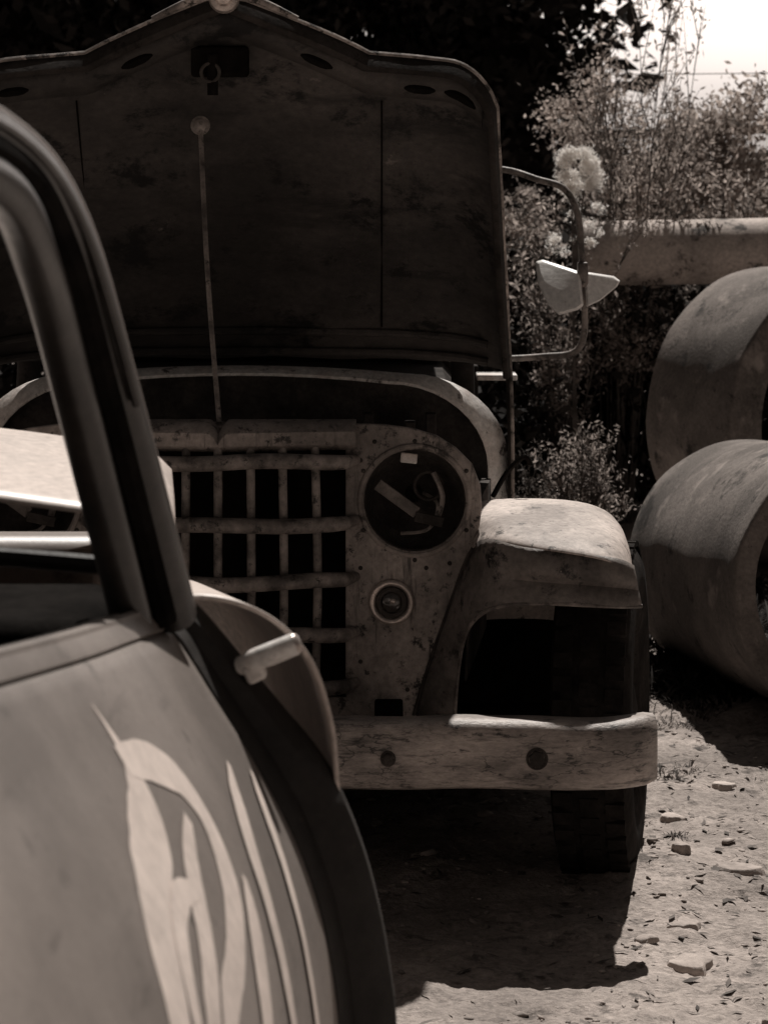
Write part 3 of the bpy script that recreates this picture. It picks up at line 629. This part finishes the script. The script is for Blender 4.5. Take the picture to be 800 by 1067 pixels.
for x in (1.5,2.6): box('pipe_stand',(x-.05,11.9,0),(x+.05,12.0,1.04),rustm,E,.01)
E=empty('rail_fence')
tube('top_rail',[(1.15,16,1.665),(2.2,16,1.70),(3.2,16,1.715),(6,16,1.72)],.026,bark,E,8,4)
for x in (1.15,3.9,5.9): tube('post',[(x,16.05,0),(x,16.05,1.75)],.04,bark,E,8)
for z in (2.0,1.35,1.0): tube('wire',[(1.15,16,z),(3.9,16,z+.02),(5.9,16,z)],.003,stemm,E,5,4)

# ---------------------------------------------------------------- vegetation
tree('tree',(-3.6,19,0),5,[(-4.2,19,2.6,1.6,1.2,2.0),(-2.6,19.4,3.2,1.5,1.2,1.9),(-5.8,19,2.4,1.4,1.2,1.8)],18000,.06,leafd,core=3500)
tree('tree',(-.6,18.5,0),5.2,[(-1.0,18.5,2.7,1.5,1.2,1.9),(.6,18.6,2.9,.98,1.2,1.6),(.0,18.8,3.8,1.3,1.0,1.0),(.85,18.6,1.6,.8,.8,1.1)],36000,.045,leafd,core=4500)
tree('tree',(3.4,20,0),2.4,[(3.2,20,.9,1.6,.8,.7),(5.6,20.5,1.0,1.8,.8,.8)],8000,.06,leafm)
tree('tree',(1.60,14.2,0),1.9,[(1.50,14.2,1.66,.16,.2,.2),(1.66,14.2,1.50,.26,.25,.25),(1.42,14.2,1.3,.28,.25,.25),(2.05,14.3,1.25,.3,.3,.3),(1.75,14.2,1.70,.2,.2,.24)],11000,.018,leafl,.025,.12,16)
tree('tree',(2.35,15.0,0),1.8,[(2.3,15,1.35,.35,.3,.3),(2.8,15,1.25,.4,.3,.35)],5000,.022,leafm,.04,.18,10)
def shrub(name,blobs,n,size,mat,cs=.22):
    V,F=leaves(crown(blobs,n,cs),size); return bulk(name,V,F,mat)
shrub('hedge_bush',[(x,13.2+.3*math.sin(x*3),.5,.55,.6,.72) for x in np.arange(-5,6,.7)],26000,.055,leafd)
shrub('hedge_bush',[(.75,12.3,.75,.55,.35,.6),(.4,11.6,.45,.4,.4,.55),(1.25,12.2,.6,.5,.3,.5),(2.2,12.6,.6,.9,.3,.5)],18000,.030,leafd,.16)
shrub('leafy_bush',[(.95,12.6,1.15,.4,.25,.4),(.6,12.8,1.0,.3,.25,.35),(1.3,12.7,1.0,.3,.25,.35)],6000,.018,leafm,.14)
shrub('leafy_bush',[(.62,12.2,1.25,.16,.2,.2),(.5,12.3,.95,.2,.2,.2),(1.0,12.0,.75,.2,.15,.16),(.9,12.9,1.75,.2,.2,.2),(1.1,12.5,1.35,.25,.2,.2)],8000,.012,leafl,.10)
def broom(name,base,h,spread,ns,mat,sub=7,tip=.012,lean=0,fl=22,bunch=.05):
    e=empty(name); tv=[];tf=[];P=[]
    for i in range(ns):
        a=random.uniform(0,6.28); sp=spread*random.uniform(.15,1); L=h*random.uniform(.6,1.05)
        b=Vector(base)+Vector((random.uniform(-.06,.06),random.uniform(-.06,.06),0)); en=b+Vector((math.cos(a)*sp+lean,math.sin(a)*sp*.6,L)); md=b.lerp(en,.5)+Vector((-math.cos(a)*sp*.15,0,L*.06))
        pp=smoothpath([b,md,en],6); v,f=tubedata(pp,[.006*(1-.8*k/(len(pp)-1)) for k in range(len(pp))],4); o=len(tv); tv+=v; tf+=[tuple(q+o for q in g) for g in f]
        for k in range(sub):
            t=random.uniform(.35,.98); s=pp[int(t*(len(pp)-1))]; l2=h*.16*random.uniform(.5,1.2); dr=(en-md).normalized()+Vector((random.uniform(-.6,.6),random.uniform(-.6,.6),random.uniform(-.1,.4))); q=s+dr.normalized()*l2
            v,f=tubedata([s,s.lerp(q,.5)+Vector((0,0,.01)),q],[.003,.002,.001],3); o=len(tv); tv+=v; tf+=[tuple(z+o for z in g) for g in f]
            for m_ in range(fl):
                u=random.uniform(.25,1.05); c=s.lerp(q,u); P.append((c.x+random.gauss(0,bunch*.35),c.y+random.gauss(0,bunch*.35),c.z+random.gauss(0,bunch*.35)))
    mesh(name+'_stems',tv,tf,stemm,e); V,F=leaves(np.array(P),tip,.3,.6); bulk(name+'_sprigs',V,F,mat,e); return e
broom('feathery_shrub',(.98,12.0,0),2.15,.42,24,leafl,9,.015,.05)
broom('feathery_shrub',(1.15,12.8,0),2.3,.30,16,leafl,10,.017,.05)
broom('feathery_shrub',(.72,11.6,0),1.35,.35,14,leafl,8,.013)
broom('feathery_shrub',(1.55,12.6,0),1.75,.45,16,leafl,9,.015)
broom('feathery_shrub',(2.0,12.9,0),1.6,.45,12,leafm,9,.015)
broom('low_shrub',(.66,9.6,0),.62,.20,34,leafl,9,.010,0,14,.03)
broom('low_shrub',(.5,9.9,0),.55,.22,22,leafm,8,.010,0,14,.03)
E=empty('pampas_plume')
P=[]
for i in range(34):
    a=random.uniform(0,6.28); q0=random.uniform(0,1)**.5; cx=.762+.085*q0*math.cos(a); cz=1.495+.10*q0*math.sin(a); r=random.uniform(.018,.038)
    q=rng.normal(size=(170,3)); q/=np.linalg.norm(q,axis=1)[:,None]; P.append(np.array([cx,11.35+random.uniform(-.04,.04),cz])+q*r*rng.uniform(.3,1.2,(170,1)))
for i in range(18):
    cx=.76+random.uniform(-.10,.12); cz=1.38-random.uniform(0,.20); r=random.uniform(.012,.026)
    q=rng.normal(size=(70,3)); q/=np.linalg.norm(q,axis=1)[:,None]; P.append(np.array([cx,11.38,cz])+q*r*rng.uniform(.3,1.4,(70,1)))
V,F=leaves(np.concatenate(P),.007,.3); bulk('plume_head',V,F,plumem,E)
for i in range(4): tube('plume_stalk',[(.74+.02*i,11.4,0),(.75,11.4,.8),(.74+.015*i,11.36,1.42)],.004,stemm,E,6,4)
